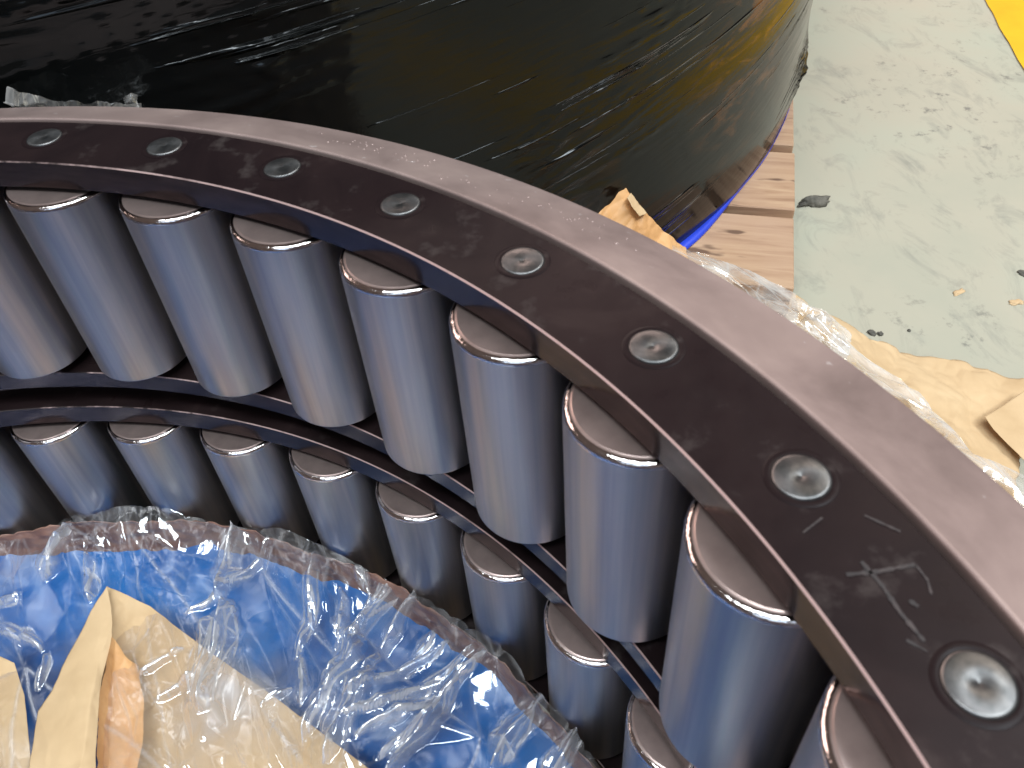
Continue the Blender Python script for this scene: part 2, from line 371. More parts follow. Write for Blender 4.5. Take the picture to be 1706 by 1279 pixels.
# local x = b_, local y = e  (right-handed?)
Mx = Matrix(((b_[0], e[0], 0, PC[0]), (b_[1], e[1], 0, PC[1]), (0, 0, 1, 0), (0, 0, 0, 1)))
flip = b_[0] * e[1] - b_[1] * e[0] < 0
if flip:   # turn it so the axes stay right-handed: measure x from the far end
    Lb = 1.9
    o0 = np.array([PC[0], PC[1]]) + b_ * Lb
    Mx = Matrix(((-b_[0], e[0], 0, o0[0]), (-b_[1], e[1], 0, o0[1]), (0, 0, 1, 0), (0, 0, 0, 1)))
pal.matrix_world = Mx
pallet(pal, 13, .1600, 1.9, -.375)
tag(pal, 'pale wooden pallet of nailed planks under the black wrapped drum', 'pallet')
# nail heads on the free plank ends
pal2 = empty('wooden_pallet', (0, 0, 0)); ang = 1.0
pal2.matrix_world = Matrix.Rotation(ang, 4, 'Z') @ Matrix.Translation((-.45, -.43, 0))
pallet(pal2, 6, .15, .9, -.3865, width=.11)
tag(pal2, 'wooden pallet hidden beneath the open roller bearing', 'pallet')

# ------------------------------------------------------------------ the bearing
bear = empty('roller_bearing', (0, 0, -.385))
tag(bear, 'large open double row roller bearing with polished rollers and black riveted cage', 'bearing')
BZ = .385
def bpart(name, me, m, parent=bear, z=0.0):
    o = link(name, me, m, parent, loc=(0, 0, (BZ if parent is bear else 0) + z)); return o
NR = 40; ST = 2 * PI / NR
PH1 = 1.8705; PH2 = 1.6608
RR = .0325; RR2 = .0320; LR = .1385
R1 = .4909; R2 = .4924
Z1 = -.0046; Z2 = -.2094
# outer ring: lip, sloping top, outer wall, raceways
def arc(cx, cz, r, a0, a1, n=5):
    return [(cx + r * math.cos(math.radians(a0 + (a1 - a0) * i / n)), cz + r * math.sin(math.radians(a0 + (a1 - a0) * i / n))) for i in range(n + 1)]
RW = .5265
lipz = .0155; sl = math.atan2(lipz, .0425)
prof = [(RW, -.003), (.5222, -.003), (.5222, lipz - .0022)] + arc(.5234, lipz - .0014, .0012, 180, 90 - math.degrees(sl), 4)
prof += [(.5245, lipz * (1 - (.5245 - .5235) / (.568 - .5235)) - .0001), (.540, lipz * (1 - (.540 - .5235) / (.568 - .5235)) - .0001), (.555, lipz * (1 - (.555 - .5235) / (.568 - .5235)) - .0001)]
prof += [(.5662, lipz * (1 - (.5662 - .5235) / (.568 - .5235)) - .0001)] + arc(.5668, -.0008, .0012, 68, 0, 4) + [(.568, -.37), (.565, -.385), (.500, -.385), (.500, -.366), (RW, -.364), (RW, -.205), (.498, -.201), (.498, -.172), (RW, -.168), (RW, -.003)]
bpart('outer_ring', lathe('outer_ring', prof, 720), RACE)
def cage(z_top, thick, ri, ro, chamf, name):
    p = [(ri + chamf, z_top), (ro - .0008, z_top), (ro, z_top - .0008), (ro, z_top - thick), (ri + .0006, z_top - thick), (ri, z_top - thick + .0006), (ri, z_top - chamf * .7)]
    p.append(p[0])
    me = lathe(name, p, 512); o = bpart(name, me, CAGE)
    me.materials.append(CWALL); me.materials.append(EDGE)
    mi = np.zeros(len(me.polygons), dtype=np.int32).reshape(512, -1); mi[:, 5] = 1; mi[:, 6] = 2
    me.polygons.foreach_set('material_index', mi.reshape(-1)); return o
cg = cage(.015, .0165, .4738, .5194, .0008, 'cage_ring')
cage(-.1525, .0145, .4752, .5095, .0007, 'cage_ring')
cage(-.1875, .0165, .4752, .5095, .0007, 'cage_ring')
cage(-.3575, .0150, .4752, .5095, .0007, 'cage_ring')
# rivets on the top cage ring, each with its turned face, dimple and the groove round it
rp = [(0, .0004), (.0005, .0005), (.0012, .0009), (.0050, .0010), (.0086, .0009), (.0094, .0007), (.0098, .0003), (.0100, -.0004)]
rm = lathe('rivet', [(max(r, .00001), z) for r, z in rp], 48, angle=40)
gm = lathe('groove', [(.0100, .0001), (.0104, .0002), (.0122, .00025), (.0126, .00005)], 48, angle=40)
for k in range(NR):
    az = PH1 + (k - 10) * ST
    loc = (.5005 * math.sin(az), .5005 * math.cos(az), .0151)
    o = link('rivet', rm, RIV, cg, loc=loc); o.rotation_euler = (random.uniform(-.02, .02), random.uniform(-.02, .02), random.uniform(0, 6))
    link('rivet_seat', gm, CAGE, cg, loc=loc)
# rollers: chamfered cylinders, one mesh shared by each row
def roller_mesh(r, name):
    c = .0026
    z = 0
    pr = [(.00001, 0), (r * .25, 0), (r * .5, .0), (r - c - .0012, 0), (r - c - .0008, -.0002), (r - c, -.0003)] + [(r - c + c * math.sin(t), -.0003 - c + c * math.cos(t)) for t in np.linspace(.25, PI / 2 - .15, 5)]
    pr += [(r, -c - .0008), (r, -.03), (r, -.07), (r, -LR + .03), (r, -LR + c)] + [(r - c + c * math.cos(t), -LR + c - c * math.sin(t)) for t in np.linspace(.2, PI / 2, 4)] + [(.004, -LR), (.00001, -LR)]
    me = lathe(name, pr, 72, angle=24)
    me.materials.append(ROLL); me.materials.append(REND); me.materials.append(CHAM)
    n = len(pr) - 1; mi = np.zeros((72, n), dtype=np.int32); mi[:, :5] = 1; mi[:, 5:11] = 2
    me.polygons.foreach_set('material_index', mi.reshape(-1)); return me
rm1 = roller_mesh(RR, 'roller'); rm2 = roller_mesh(RR2, 'roller')
for row, (mesh_, rad, zt, ph) in enumerate(((rm1, R1, Z1, PH1), (rm2, R2, Z2, PH2))):
    for k in range(NR):
        az = ph + .0125 + (k - 10) * ST
        o = link('roller', mesh_, None, bear, loc=(rad * math.sin(az), rad * math.cos(az), BZ + zt)); o.rotation_euler.z = random.uniform(0, 6.28)
# cage bars that fill the gaps between rollers, set back behind them
bmx = plank_mesh(.0050, .008, LR + .006)
for rad, zt, ph in ((.514, Z1, PH1), (.514, Z2, PH2)):
    for k in range(NR):
        az = ph + (k - 9.5) * ST + .0125
        o = link('cage_bar', bmx, GREASE, bear, loc=(rad * math.sin(az), rad * math.cos(az), BZ + zt - LR / 2)); o.rotation_euler.z = -az
# chalk scrawl on the cage ring near the lower right of the photograph
def stroke(pts, wd, z):
    V = []; F = []
    P = [at(x, y, z) for x, y in pts]
    Q = []
    for a, b2 in zip(P[:-1], P[1:]):
        for i in range(8): Q.append(a + (b2 - a) * i / 8)
    Q.append(P[-1])
    for i, q in enumerate(Q):
        t = Q[min(i + 1, len(Q) - 1)] - Q[max(i - 1, 0)]; t /= np.linalg.norm(t); n = np.array([-t[1], t[0], 0])
        ww = .75 * wd * (.55 + .45 * float(noise(i * .7, wd * 900 + pts[0][0], 5)))*.7
        V += [q + n * ww, q - n * ww]
    F = [(2 * i, 2 * i + 1, 2 * i + 3, 2 * i + 2) for i in range(len(Q) - 1)]
    return V, F
SV = []; SF = []
for pts, wd in (([(1410, 957), (1460, 952), (1525, 940)], .0022), ([(1435, 935), (1470, 975), (1500, 1020), (1540, 1068)], .0022), ([(1525, 940), (1545, 965), (1552, 990)], .0012), ([(1515, 1000), (1530, 1010)], .0026), ([(1510, 1066), (1545, 1085)], .0016), ([(1338, 887), (1370, 862)], .0012), ([(1440, 858), (1500, 885)], .0014)):
    V, F = stroke(pts, wd, .0153); n0 = len(SV); SV += V; SF += [tuple(i + n0 for i in f) for f in F]
tag(link('chalk_scrawl', mesh('chalk_scrawl', SV, SF, False), CHALK, cg), 'faint pinkish chalk strokes on the black ring')
# beads of oil and faint stamped dots on the outer ring's top face
V = []; F = []
def bead(p, r, h):
    n0 = len(V); V.append((p[0], p[1], p[2] + h))
    for rr, hh, k in ((.6, .75, 7), (1, 0, 7)):
        for i in range(7): a = 2 * PI * i / 7; V.append((p[0] + r * rr * math.cos(a), p[1] + r * rr * math.sin(a), p[2] + h * hh - (0.0006 if rr == 1 else 0)))
    for i in range(7):
        j = (i + 1) % 7; F.append((n0, n0 + 1 + i, n0 + 1 + j)); F.append((n0 + 1 + i, n0 + 8 + i, n0 + 8 + j, n0 + 1 + j))
def ztop(r): return lipz * (1 - (r - .5235) / (.568 - .5235)) - .0001
for i in range(70):
    t = random.random(); az = 1.87 + ST * (2.0 + 2.3 * t + random.gauss(0, .12)); r = .531 + .026 * (random.random() * .6 + .25 + .2 * math.sin(t * 9))
    bead((r * math.sin(az), r * math.cos(az), ztop(r)), random.uniform(.0004, .0011), random.uniform(.0002, .0006))
link('oil_beads', mesh('oil_beads', V, F), RACE, bear, kind='stuff', loc=(0, 0, BZ))

# ------------------------------------------------------------------ the black wrapped drum
DC = np.array([1.577, -.0463]); DR = .984; DH = .575
def drum_mat():
    m, nt, b = mat('black_stretch_film'); L = nt.links
    a = N(nt, 'ShaderNodeAttribute', attribute_name='crease')
    v = coords(nt); s = tex(nt, v, 3.2, 5, .6, .6)
    c = ramp(nt, s, [(.35, (.0015, .002, .002)), (.6, (.004, .004, .004)), (.8, (.009, .008, .007))])
    # warm orange reflection painted into the colour at the wrap's upper right
    tc = N(nt, 'ShaderNodeTexCoord'); ds = N(nt, 'ShaderNodeVectorMath', operation='DISTANCE'); ds.inputs[1].default_value = tuple(WARM_REFL)
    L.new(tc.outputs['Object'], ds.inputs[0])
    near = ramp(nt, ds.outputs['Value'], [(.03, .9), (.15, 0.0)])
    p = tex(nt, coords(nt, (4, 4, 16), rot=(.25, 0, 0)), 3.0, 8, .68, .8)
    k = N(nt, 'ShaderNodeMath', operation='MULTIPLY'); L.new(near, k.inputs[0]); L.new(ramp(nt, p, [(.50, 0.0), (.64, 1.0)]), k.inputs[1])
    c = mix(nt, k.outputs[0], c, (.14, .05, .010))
    L.new(c, b.inputs['Base Color']); b.inputs['Roughness'].default_value = .12; b.inputs['Specular IOR Level'].default_value = .22
    wa = N(nt, 'ShaderNodeAttribute', attribute_name='wrap')
    def wr(sc_, scl, det, lo, hi):
        mp = N(nt, 'ShaderNodeMapping'); mp.inputs['Scale'].default_value = sc_; L.new(wa.outputs['Vector'], mp.inputs[0])
        return ramp(nt, tex(nt, mp.outputs[0], scl, det, .55, .3), [(lo, 0.0), (hi, 1.0)])
    st = wr((2.4, 130, 1), 1, 2, .58, .70); msk = wr((2.6, 16, 1), 1, 2, .52, .66); fine = wr((20, 150, 1), 1, 4, .3, .8)
    mm_ = N(nt, 'ShaderNodeMath', operation='MULTIPLY'); L.new(st, mm_.inputs[0]); L.new(msk, mm_.inputs[1])
    ma = N(nt, 'ShaderNodeMath', operation='MULTIPLY_ADD'); L.new(fine, ma.inputs[0]); ma.inputs[1].default_value = .012; L.new(mm_.outputs[0], ma.inputs[2])
    bump(nt, b, ma.outputs[0], 1.0, .012)
    return m
def dpt(x, y):
    D = FWD + RGT * (x - 853) / FPX - UPV * (y - 639.5) / FPX; o = CAM[:2] - DC; a = D[:2] @ D[:2]; bb = 2 * o @ D[:2]; q = o @ o - DR ** 2; t = (-bb - math.sqrt(max(0, bb * bb - 4 * a * q))) / 2 / a
    return CAM + D * t
WARM_REFL = dpt(1262, 70) - np.array([DC[0], DC[1], -.372])
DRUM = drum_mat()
n, m_ = 900, 190
th = np.linspace(0, 2 * PI, n, endpoint=False)
# more points on the side that faces the camera (theta = PI is the -x side)
th = th + .55 * np.sin(th)
zz = np.linspace(0, DH, m_)
T, Z = np.meshgrid(th, zz, indexing='ij')
u = (T - PI)
wz = Z - .085 * u                       # the wrap climbs as it goes round
env = np.clip((wz - .06) / .12, .15, 1) * np.clip((Z) / .03, 0, 1)
h1 = ridge(u * 2.2 + 5, wz * 34, 2); h2 = ridge(u * 4.5, wz * 80 + .8 * noise(u * 3, wz * 5, 8), 4); low = noise(u * 1.6, Z * 6, 9)
sparse = np.clip(noise(u * 3 + 9, wz * 9, 14) * 2.2, 0, 1)
hh = .004 * low + env * sparse * (.0030 * h1 ** 9 + .0016 * h2 ** 8)
# the loose lump at the silhouette
lt = dpt(1348, 110); lth = math.atan2(lt[1] - DC[1], lt[0] - DC[0]) % (2 * PI)
bumpy = np.exp(-(((T - lth) / .06) ** 2) - ((Z - (lt[2] + .375)) / .035) ** 2)
hh = hh + bumpy * (.006 + .010 * np.abs(noise(T * 60, Z * 60, 6)))
RDR = DR + hh - .004 * np.exp(-Z / .012)
P = np.stack([RDR * np.cos(T), RDR * np.sin(T), Z], -1)
UW = np.stack([u, wz, np.zeros_like(u)], -1)
drum = empty('wrapped_drum', (DC[0], DC[1], -.372))
tag(drum, 'huge round load wrapped in glossy black stretch film standing on the pallet', 'wrapped drum')
swm = gridmesh('stretch_wrap', P, wrap=True); wa = swm.attributes.new('wrap', 'FLOAT_VECTOR', 'POINT'); wa.data.foreach_set('vector', UW.reshape(-1).astype(np.float32))
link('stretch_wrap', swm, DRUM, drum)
tn = 120; r_ = np.concatenate([np.linspace(.02, DR * .98, 20), [DR * 1.0]]); T2, R2g = np.meshgrid(np.linspace(0, 2 * PI, tn, endpoint=False), r_, indexing='ij')
zt = DH + .008 * noise(R2g * np.cos(T2) * 6, R2g * np.sin(T2) * 6, 3) * (R2g < DR * .97)
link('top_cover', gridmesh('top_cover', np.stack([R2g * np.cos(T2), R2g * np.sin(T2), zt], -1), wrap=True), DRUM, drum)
# blue sheet peeping out under the drum
nb = 480; tb = np.linspace(0, 2 * PI, nb, endpoint=False)
rj = -.007 + .002 * noise(tb * 7, tb * 0, 4) + .012 * np.exp(-((tb - 3.80) / .10) ** 2)
rows = []
for fr, z in ((-.02, .0035), (.3, .0035), (.75, .003), (1, .0008), (1, -.0015)):
    rr = DR - .003 + (rj + .006) * fr; rows.append(np.stack([rr * np.cos(tb), rr * np.sin(tb), np.full(nb, z)], -1))
link('blue_base_sheet', gridmesh('blue_base_sheet', np.stack(rows, 1), wrap=True), BLUED, drum)

# ------------------------------------------------------------------ papers and films
def patch(ctrl, n=90, m=60, amp=.004, freq=18, s=0, edge=.0):
    "ctrl: rows of (x, y, z) photo positions at real heights, smoothly interpolated"
    G = np.array([[at(x, y, z) for x, y, z in r] for r in ctrl])
    def interp(A, k):
        t = np.linspace(0, A.shape[0] - 1, k); i = np.clip(np.floor(t).astype(int), 0, A.shape[0] - 2); f = (t - i)[:, None, None]
        return A[i] * (1 - f) + A[i + 1] * f
    Pp = interp(G, n); Pp = interp(Pp.transpose(1, 0, 2), m).transpose(1, 0, 2)
    h, cr = crumple(Pp[..., 0] * freq + s, Pp[..., 1] * freq + Pp[..., 2] * freq * .6, s)
    nrm = np.cross(np.gradient(Pp, axis=0), np.gradient(Pp, axis=1)); nrm /= np.linalg.norm(nrm, axis=-1, keepdims=True) + 1e-12
    nrm *= np.sign(nrm[..., 2:3] + 1e-6)
    Pp = Pp + nrm * (h * amp)[..., None]
    if edge:
        e_ = noise(Pp[..., 0] * 60, Pp[..., 1] * 60, s + 2) * edge
        wgt = np.zeros(Pp.shape[:2]); wgt[0] = wgt[-1] = 1; wgt[:, 0] = wgt[:, -1] = 1
        Pp[..., :2] += (e_ * wgt)[..., None]
    return Pp, cr
def sheet(name, ctrl, mt, label, cat, thick=.0004, **k):
    Pp, cr = patch(ctrl, **k)
    c0 = Pp.reshape(-1, 3).mean(0); c0 = np.array([c0[0], c0[1], Pp[..., 2].min()])
    o = link(name, gridmesh(name, Pp - c0, attr=cr), mt, loc=tuple(c0))
    if thick:
        sm = o.modifiers.new('thickness', 'SOLIDIFY'); sm.thickness = thick; sm.offset = -1
    return tag(o, label, cat)

# blue liner lying inside the bearing
n, m_ = 420, 120
th = np.linspace(0, 2 * PI, n, endpoint=False); rr = np.linspace(.003, .4545, m_)
T, R_ = np.meshgrid(th, rr, indexing='ij'); X = R_ * np.sin(T); Y = R_ * np.cos(T)
h, cr = crumple(X * 7, Y * 7, 4, 3)
Zb = -.352 + .013 * h + .012 * noise(X * 4, Y * 4, 12)
kk = np.clip((R_ - .40) / .058, 0, 1); Zb = Zb * (1 - kk ** 1.6) + (-.332 + .014 * noise(T * 5, R_ * 0, 13) + .005 * noise(T * 21, R_ * 6, 14) + .002 * h) * kk ** 1.6
o = link('blue_plastic_liner', gridmesh('blue_plastic_liner', np.stack([X, Y, Zb + .36], -1), wrap=True), BLUE, loc=(0, 0, -.36))
tag(o, 'bright blue plastic sheet lining the floor of the bearing under clear film', 'plastic sheet')
# torn oily kraft collar between rollers and liner
n, m_ = 720, 26
th = np.linspace(0, 2 * PI, n, endpoint=False); q = np.linspace(0, 1, m_)
T, Q = np.meshgrid(th, q, indexing='ij')
top = -.304 + .008 * noise(T * 5, 0 * T, 3) + .004 * noise(T * 23, 0 * T, 6) + .002 * noise(T * 70, 0 * T, 7)
Rc = .4568 - .008 * Q ** 1.5 + .0015 * noise(T * 16, Q * 2.5, 2) + .0015 * noise(T * 50, Q * 6, 5)
Zc = top * (1 - Q) + Q * -.352
o = link('torn_paper_collar', gridmesh('torn_paper_collar', np.stack([Rc * np.sin(T), Rc * np.cos(T), Zc + .36], -1), wrap=True), KRAFTD, loc=(0, 0, -.36))
o.modifiers.new('thickness', 'SOLIDIFY').thickness = .0005
tag(o, 'torn brown oiled paper collar running round the inside of the roller bearing', 'paper')

# kraft sheets standing inside
sheet('kraft_paper_sheet', [[(178, 975, -.286), (250, 1010, -.297), (330, 1072, -.306), (470, 1170, -.312), (640, 1300, -.315), (800, 1420, -.318)],
                            [(172, 1020, -.286), (240, 1060, -.308), (300, 1120, -.316), (420, 1230, -.320), (520, 1330, -.322), (700, 1470, -.322)],
                            [(172, 1075, -.290), (200, 1130, -.325), (240, 1200, -.328), (320, 1290, -.33), (400, 1380, -.33), (500, 1500, -.33)],
                            [(168, 1110, -.300), (165, 1180, -.335), (180, 1260, -.338), (220, 1350, -.34), (250, 1440, -.34), (300, 1550, -.34)]],
      KRAFT, 'large pointed tan kraft paper sheet lying in the bearing beneath clear film', 'kraft paper', n=90, m=140, amp=.0022, freq=16, s=3)
KFLAP = sheet('kraft_paper_sheet', [[(178, 976, -.282), (185, 1010, -.283), (187, 1040, -.284), (186, 1062, -.286)],
                            [(150, 1020, -.284), (165, 1060, -.284), (168, 1090, -.285), (184, 1075, -.287)],
                            [(122, 1075, -.287), (140, 1130, -.285), (150, 1170, -.284), (165, 1150, -.288)],
                            [(88, 1150, -.290), (110, 1190, -.286), (140, 1250, -.284), (160, 1250, -.289)],
                            [(62, 1183, -.292), (80, 1240, -.288), (120, 1330, -.286), (160, 1400, -.29)],
                            [(48, 1290, -.294), (60, 1400, -.292), (110, 1480, -.29), (160, 1500, -.29)]],
      KRAFT, 'upright folded kraft paper flap with a dark open fold at its right side', 'kraft paper', n=100, m=50, amp=.0012, freq=14, s=9)
sheet('kraft_paper_strip', [[(-60, 1050, -.30), (-10, 1088, -.298), (25, 1105, -.30)], [(-60, 1150, -.31), (0, 1170, -.302), (42, 1160, -.304)], [(-60, 1300, -.32), (10, 1280, -.31), (50, 1240, -.31)], [(-60, 1400, -.32), (20, 1400, -.31), (56, 1330, -.315)]],
      KRAFT, 'narrow tan kraft paper piece at the left beside the folded flap', 'kraft paper', n=50, m=40, amp=.0015, freq=16, s=5)

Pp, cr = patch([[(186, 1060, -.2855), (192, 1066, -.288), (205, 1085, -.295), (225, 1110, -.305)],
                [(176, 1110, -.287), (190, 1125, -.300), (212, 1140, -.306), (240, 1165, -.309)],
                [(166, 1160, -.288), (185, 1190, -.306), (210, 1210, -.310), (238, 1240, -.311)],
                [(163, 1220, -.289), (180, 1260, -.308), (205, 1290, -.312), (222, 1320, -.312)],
                [(160, 1330, -.290), (175, 1380, -.309), (200, 1400, -.312), (215, 1420, -.312)]], 70, 30, .0018, 26, 4)  # shade inside the fold, put in as a browner sheet
tag(link('inner_fold_shade', gridmesh('inner_fold_shade', Pp - np.array(KFLAP.location), attr=cr), KRAFTB, KFLAP), 'inner fold of the paper, its shade painted in brown')
# clear film over the whole liner, gathered into folds
tv = np.concatenate([np.linspace(.95, 3.35, 1050, endpoint=False), np.linspace(3.35, .95 + 2 * PI, 300, endpoint=False)])
q = np.linspace(0, 1, 300)
T, Q = np.meshgrid(tv, q, indexing='ij')
edge = .462 + .003 * noise(T * 6, 0 * T, 31) - .004 * ridge(T * 14, 0 * T, 33) ** 3
Rf = edge * (1 - Q) + .004 * Q
X = Rf * np.sin(T); Y = Rf * np.cos(T)
zrim = -.300 + .018 * noise(T * 4.2, 0 * T, 35) + .009 * noise(T * 13, 0 * T, 36)
flat = -.303 + .007 * noise(X * 7, Y * 7, 37)
k = np.clip((edge - Rf) / .05, 0, 1); k = k * k * (3 - 2 * k)
Zf = zrim * (1 - k) + flat * k
# long flat-sided folds that run inward from the rim, coarse and fine
fA = facet_map(-.47, .47, -.47, .47, .0011, .036, .0085, .45, 2.4, 5, .0011)
fB = facet_map(-.47, .47, -.47, .47, .0008, .010, .0022, .30, 4.5, 9, .0007)
fC = facet_map(-.47, .47, -.47, .47, .0008, .0055, .0012, .9, 2.0, 12, .0006)
wx = X + .006 * noise(X * 12, Y * 12, 71); wy = Y + .006 * noise(X * 12, Y * 12, 72)
hA, eA = fA(wx, wy); hB, eB = fB(wx, wy); hC, eC = fC(wx, wy)
patchy = np.clip(.35 + 1.7 * noise(X * 8, Y * 8, 47), 0, 1); pat2 = np.clip(1.8 * noise(X * 11 + 4, Y * 11, 49) - .1, 0, 1)
k3 = np.clip((edge - Rf) / .03, 0, 1)
Zf = Zf + hA * (.3 + 1.7 * k3) + hB * patchy * k3 * 2.3 + hC * pat2 * (.3 + 1.2 * k3)
SEG = [((118, 885), (92, 985), .006, .010), ((150, 930), (160, 1010), .004, .006), ((395, 838), (372, 1000), .007, .010), ((372, 1000), (345, 1180), .012, .012), ((440, 905), (330, 1030), .004, .006),
       ((590, 905), (610, 985), .004, .008), ((610, 985), (560, 1120), .006, .008), ((655, 935), (600, 1060), .007, .010), ((600, 1060), (520, 1240), .009, .012), ((690, 985), (620, 1120), .005, .008), ((620, 1120), (560, 1279), .008, .010),
       ((525, 930), (500, 1090), .006, .008), ((500, 1090), (510, 1180), .004, .006), ((560, 970), (570, 1060), .004, .006),
       ((780, 1100), (600, 1215), .004, .005), ((770, 1130), (620, 1240), .004, .005), ((765, 1160), (650, 1270), .005, .006), ((735, 1075), (600, 1180), .004, .005), ((800, 1110), (660, 1300), .006, .009), ((715, 1050), (690, 1100), .004, .005),
       ((20, 985), (0, 1030), .004, .005), ((0, 1045), (80, 1095), .004, .005), ((80, 1095), (85, 1160), .004, .005), ((480, 1140), (440, 1180), .003, .005), ((300, 1080), (245, 1130), .003, .005), ((260, 1160), (330, 1140), .003, .004), ((900, 1160), (830, 1279), .008, .008), ((960, 1220), (900, 1330), .007, .008)]
segc = np.zeros_like(X)
fD = facet_map(0, 1, .3, .7, .0007, .0042, .0022, 0, 6.5, 15, .0005)
ja = .003 * noise(X * 14, Y * 14, 91) + .0008 * noise(X * 60, Y * 60, 94); jb = .003 * noise(X * 14, Y * 14, 92)
for (a_, b__, wd_, hg_) in SEG:
    a3 = at(*a_, -.300)[:2]; b3 = at(*b__, -.312)[:2]; dd = b3 - a3; Ls = np.linalg.norm(dd); dd /= Ls
    px_ = X + ja - a3[0]; py_ = Y + jb - a3[1]; t_ = px_ * dd[0] + py_ * dd[1]; d_ = px_ * dd[1] - py_ * dd[0]
    tp = np.clip(t_ / Ls, 0, 1); tapw = wd_ * (.35 + .65 * np.sin(np.pi * np.clip(tp, .0, 1)) ** .6); ends = np.clip((Ls * .5 - np.abs(t_ - Ls * .5)) / (.10 * Ls) + 1, 0, 1)
    q_ = np.abs(d_) / (tapw * 1.5 * (1 + .5 * noise(t_ * 60 + wd_ * 999, t_ * 0, 95))); ten = np.clip(1 - q_, 0, 1) * ends
    hD, eD = fD(.1 + (t_ + a_[0] * .0037) % .8, .5 + d_ + .1 * ((a_[1] * .013) % 1 - .5)); on = np.clip(ten * 4, 0, 1)
    Zf = Zf + hg_ * 1.1 * ten + 2.4 * hD * on
    segc = np.maximum(segc, on * (1.5 * eD + .20) + .8 * ends * np.exp(-(d_ / .0007) ** 2) * (noise(t_ * 90, t_ * 0, 96) > -.1))
vb = at(385, 1170, -.31); segc = np.maximum(segc, .85 * np.exp(-((X - vb[0]) ** 2 + (Y - vb[1]) ** 2) / .032 ** 2) * (.4 + .9 * np.abs(noise(X * 40, Y * 40, 93))))
crease = np.clip(np.maximum(segc, .5 * eA + .4 * eB * patchy + .3 * eC * pat2), 0, 1)
Rw = .003 * noise(X * 30, Y * 30, 55)
X = X + Rw * (Q > 0); Y = Y + Rw * (Q > 0)
lim = .4605; rad_ = np.hypot(X, Y); f = np.minimum(1, lim / np.maximum(rad_, 1e-6)); X *= f; Y *= f
o = link('clear_plastic_film', gridmesh('clear_plastic_film', np.stack([X, Y, Zf + .36], -1), wrap=True, attr=crease), FILM, loc=(0, 0, -.36))
tag(o, 'crumpled clear plastic film spread over the blue liner inside the bearing', 'plastic film')

# kraft flap between bearing and drum
sheet('kraft_paper_flap', [[(1036, 307, -.236), (1030, 318, -.238), (1012, 330, -.242), (985, 351, -.248), (960, 372, -.256)],
                           [(1060, 336, -.252), (1045, 350, -.254), (1020, 365, -.260), (990, 385, -.264), (965, 400, -.27)],
                           [(1076, 357, -.268), (1062, 375, -.270), (1040, 392, -.276), (1010, 415, -.28), (980, 430, -.285)],
                           [(1105, 384, -.290), (1090, 400, -.292), (1070, 420, -.296), (1040, 445, -.30), (1010, 460, -.305)],
                           [(1142, 413, -.318), (1150, 440, -.320), (1130, 470, -.325), (1100, 490, -.33), (1060, 500, -.335)]],
      KRAFTB, 'brown kraft paper flap standing between the bearing and the black drum', 'kraft paper', n=90, m=50, amp=.0022, freq=22, s=6, edge=.0015)
# small curled tear on the flap's edge
sheet('paper_curl', [[(1050, 322, -.242), (1044, 330, -.240)], [(1062, 336, -.250), (1052, 345, -.246)], [(1078, 355, -.262), (1066, 360, -.258)]],
      KRAFT, 'small pale torn curl on the edge of the brown paper flap', 'paper scrap', n=30, m=10, amp=.0008, freq=40, s=2)
# kraft spread out on the floor at the right
sheet('kraft_paper_spread', [[(1290, 470, -.455), (1435, 556, -.470), (1500, 583, -.495), (1560, 598, -.500), (1610, 603, -.503), (1668, 622, -.506), (1730, 640, -.508)],
                             [(1270, 500, -.44), (1420, 590, -.45), (1480, 640, -.47), (1545, 660, -.482), (1600, 665, -.488), (1640, 690, -.495), (1700, 725, -.503)],
                             [(1240, 520, -.42), (1400, 640, -.43), (1450, 690, -.44), (1520, 730, -.45), (1580, 735, -.46), (1640, 780, -.48), (1690, 830, -.49)],
                             [(1200, 540, -.40), (1350, 680, -.40), (1400, 740, -.41), (1470, 800, -.42), (1540, 820, -.43), (1610, 880, -.45), (1680, 950, -.47)]],
      KRAFT, 'wide tan kraft paper sheet spread over the floor beside the bearing', 'kraft paper', n=80, m=160, amp=.0045, freq=9, s=8, edge=.004)
sheet('kraft_paper_corner', [[(1712, 648, -.486), (1760, 660, -.486)], [(1675, 672, -.480), (1750, 720, -.484)], [(1640, 694, -.474), (1720, 750, -.480)], [(1655, 715, -.476), (1730, 790, -.482)]],
      KRAFT, 'pale kraft paper corner turned up at the far right edge', 'kraft paper', n=40, m=30, amp=.001, freq=9, s=1)
# clear film hanging over the bearing's outer edge and over the kraft
FSa = facet_map(0, 1, 0, 1, .0012, .030, 1.0, .6, 2.5, 21, .0012)
FSb = facet_map(0, 1, 0, 1, .0010, .010, .35, .9, 3.0, 22, .0008)
def film_strip(name, ctrl, label, s, amp, freq, n=160, m=90, mm=None):
    Pp, cr = patch(ctrl, n, m, amp * .25, freq, s, .0015)
    sx = (Pp[..., 0] + s * .137) % 1 * .98; sy = (Pp[..., 1] + Pp[..., 2] * .7 + s * .071) % 1 * .98
    ha, ea = FSa(sx, sy); hb, eb = FSb(sx, sy)
    Pp[..., 2] += amp * (ha + hb); Pp[..., 0] += amp * .6 * hb
    c0 = Pp.reshape(-1, 3).mean(0); c0[2] = Pp[..., 2].min()
    o = link(name, gridmesh(name, Pp - c0, attr=np.clip(ea + eb, 0, 1)), mm or FILMO, loc=tuple(c0)); return tag(o, label, 'plastic film')
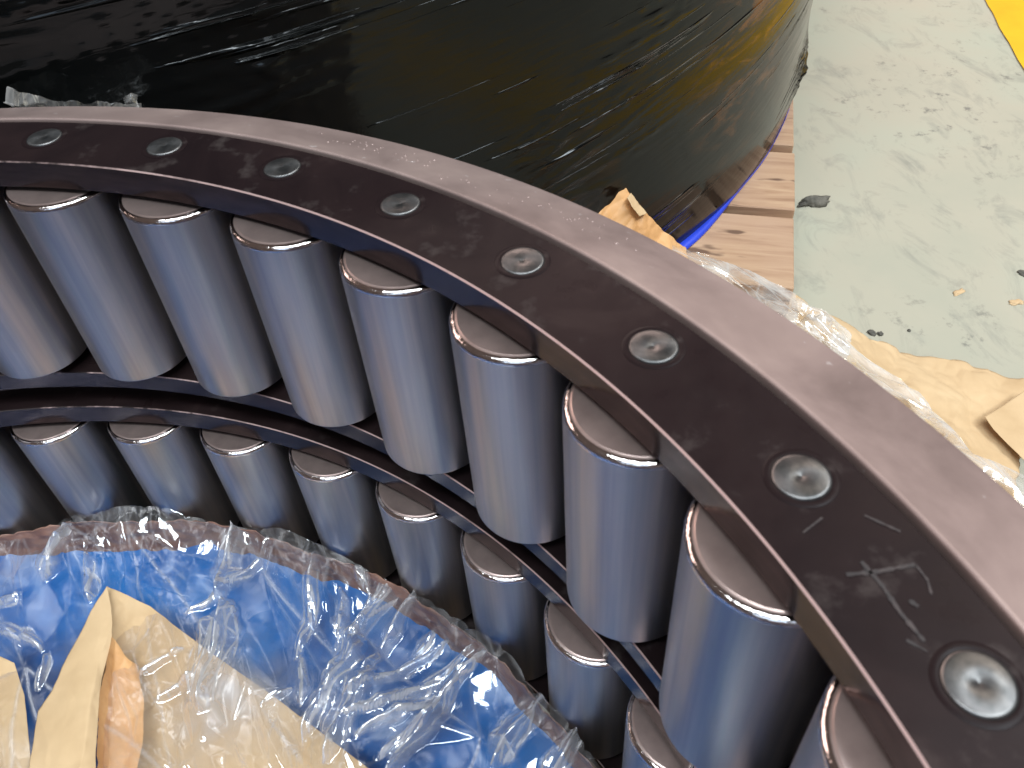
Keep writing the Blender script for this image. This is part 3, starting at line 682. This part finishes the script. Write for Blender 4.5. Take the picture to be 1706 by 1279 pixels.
film_strip('clear_film_strip', [[(1085, 398, -.30), (1130, 412, -.305), (1190, 430, -.315), (1250, 452, -.33), (1325, 488, -.35)],
                                [(1090, 425, -.30), (1130, 440, -.305), (1190, 460, -.31), (1250, 490, -.325), (1330, 520, -.345)],
                                [(1090, 460, -.30), (1130, 480, -.305), (1190, 510, -.31), (1250, 540, -.32), (1320, 570, -.33)]],
           'clear film strip drooping across the near end of the pale pallet', 12, .002, 12, 140, 160)
film_strip('clear_film_bunch', [[(1290, 500, -.40), (1335, 500, -.405), (1375, 520, -.41), (1420, 560, -.42)],
                                [(1285, 535, -.39), (1330, 545, -.385), (1370, 570, -.39), (1410, 600, -.40)],
                                [(1280, 565, -.38), (1330, 590, -.37), (1370, 620, -.37), (1410, 645, -.38)]],
           'bunched shiny clear film beside the pallet corner', 17, .009, 22, 200, 200)
film_strip('clear_film_sheet', [[(1390, 545, -0.414), (1450, 600, -0.444), (1530, 660, -0.454), (1620, 760, -0.454), (1720, 800, -0.464)],
                                [(1380, 590, -0.394), (1440, 650, -0.424), (1510, 700, -0.434), (1600, 790, -0.444), (1715, 850, -0.459)],
                                [(1370, 640, -0.374), (1430, 700, -0.394), (1500, 760, -0.404), (1580, 840, -0.424), (1690, 930, -0.444)]],
           'loose clear film sheet lying on the wide kraft paper by the bearing', 23, .006, 8, 160, 260)
# scraps of film standing up behind the rim at the left
film_strip('clear_film_tatter', [[(-40, 138, .000), (20, 143, .001), (60, 156, .000), (110, 153, -.001), (180, 164, -.004), (235, 176, -.008)],
                                 [(-40, 165, -.01), (20, 170, -.01), (60, 172, -.01), (110, 176, -.012), (180, 178, -.012), (235, 186, -.014)],
                                 [(-40, 195, -.03), (20, 195, -.03), (60, 195, -.03), (110, 195, -.03), (180, 198, -.03), (235, 202, -.03)]],
           'ragged clear film tatter sticking up behind the rim at the left', 29, .006, 40, 50, 220)
film_strip('clear_film_wisp', [[(203, 160, -.002), (216, 151, 0), (228, 154, -.002)], [(206, 168, -.006), (217, 164, -.004), (226, 163, -.006)], [(216, 185, -.014), (224, 183, -.014), (234, 185, -.014)]],
           'small curled wisp of clear film standing behind the rim', 31, .003, 60, 30, 40)

# ------------------------------------------------------------------ bits on the floor
def chunk(name, px, py, sx, sy, sz, rot, mt, label, seed, cat='debris', z=FZ):
    bm = bmesh.new(); bmesh.ops.create_icosphere(bm, subdivisions=3, radius=1)
    for v in bm.verts:
        f = 1 + .45 * float(noise(v.co.x * 1.6 + seed, v.co.y * 1.6 + v.co.z, seed)) + .14 * float(noise(v.co.x * 6, v.co.y * 6 + v.co.z * 5, seed + 1))
        v.co = Vector((v.co.x * sx * f, v.co.y * sy * f, max(v.co.z, -.35) * sz * f))
    me = bpy.data.meshes.new(name); bm.to_mesh(me); bm.free()
    for p in me.polygons: p.use_smooth = True
    p = at(px, py, z); o = link(name, me, mt, loc=(p[0], p[1], z + sz * .36)); o.rotation_euler.z = rot
    return tag(o, label, cat, 'dirt crumbs on the floor' if name.startswith('dirt') else 'paper scraps on the floor')
chunk('dirt_clod', 1356, 339, .028, .011, .010, math.atan2(RGT[1], RGT[0]) + .1, CHUNK, 'flat grey lump of dirt on the floor beside the pallet', 3)
chunk('dirt_crumb', 1452, 555, .006, .004, .003, .4, CHUNK, 'small dark crumb on the floor at the edge of the kraft paper', 5)
chunk('dirt_crumb', 1466, 557, .004, .003, .003, 1.4, CHUNK, 'tiny dark crumb just right of the larger crumb by the kraft paper', 6)
chunk('dirt_speck', 1514, 551, .0022, .0022, .002, 0, CHUNK, 'lone black speck on the bare floor above the kraft paper', 8)
chunk('dirt_chip', 1703, 456, .007, .005, .003, .2, CHUNK, 'dark chip on the floor at the far right edge', 9)
chunk('paper_scrap', 1597, 487, .012, .004, .002, -1.2, KRAFT, 'tan curled scrap on the floor, the upper of two', 10)
chunk('paper_scrap', 1692, 504, .010, .005, .002, -1.6, KRAFT, 'rounder tan scrap on the floor nearest the right edge', 13)
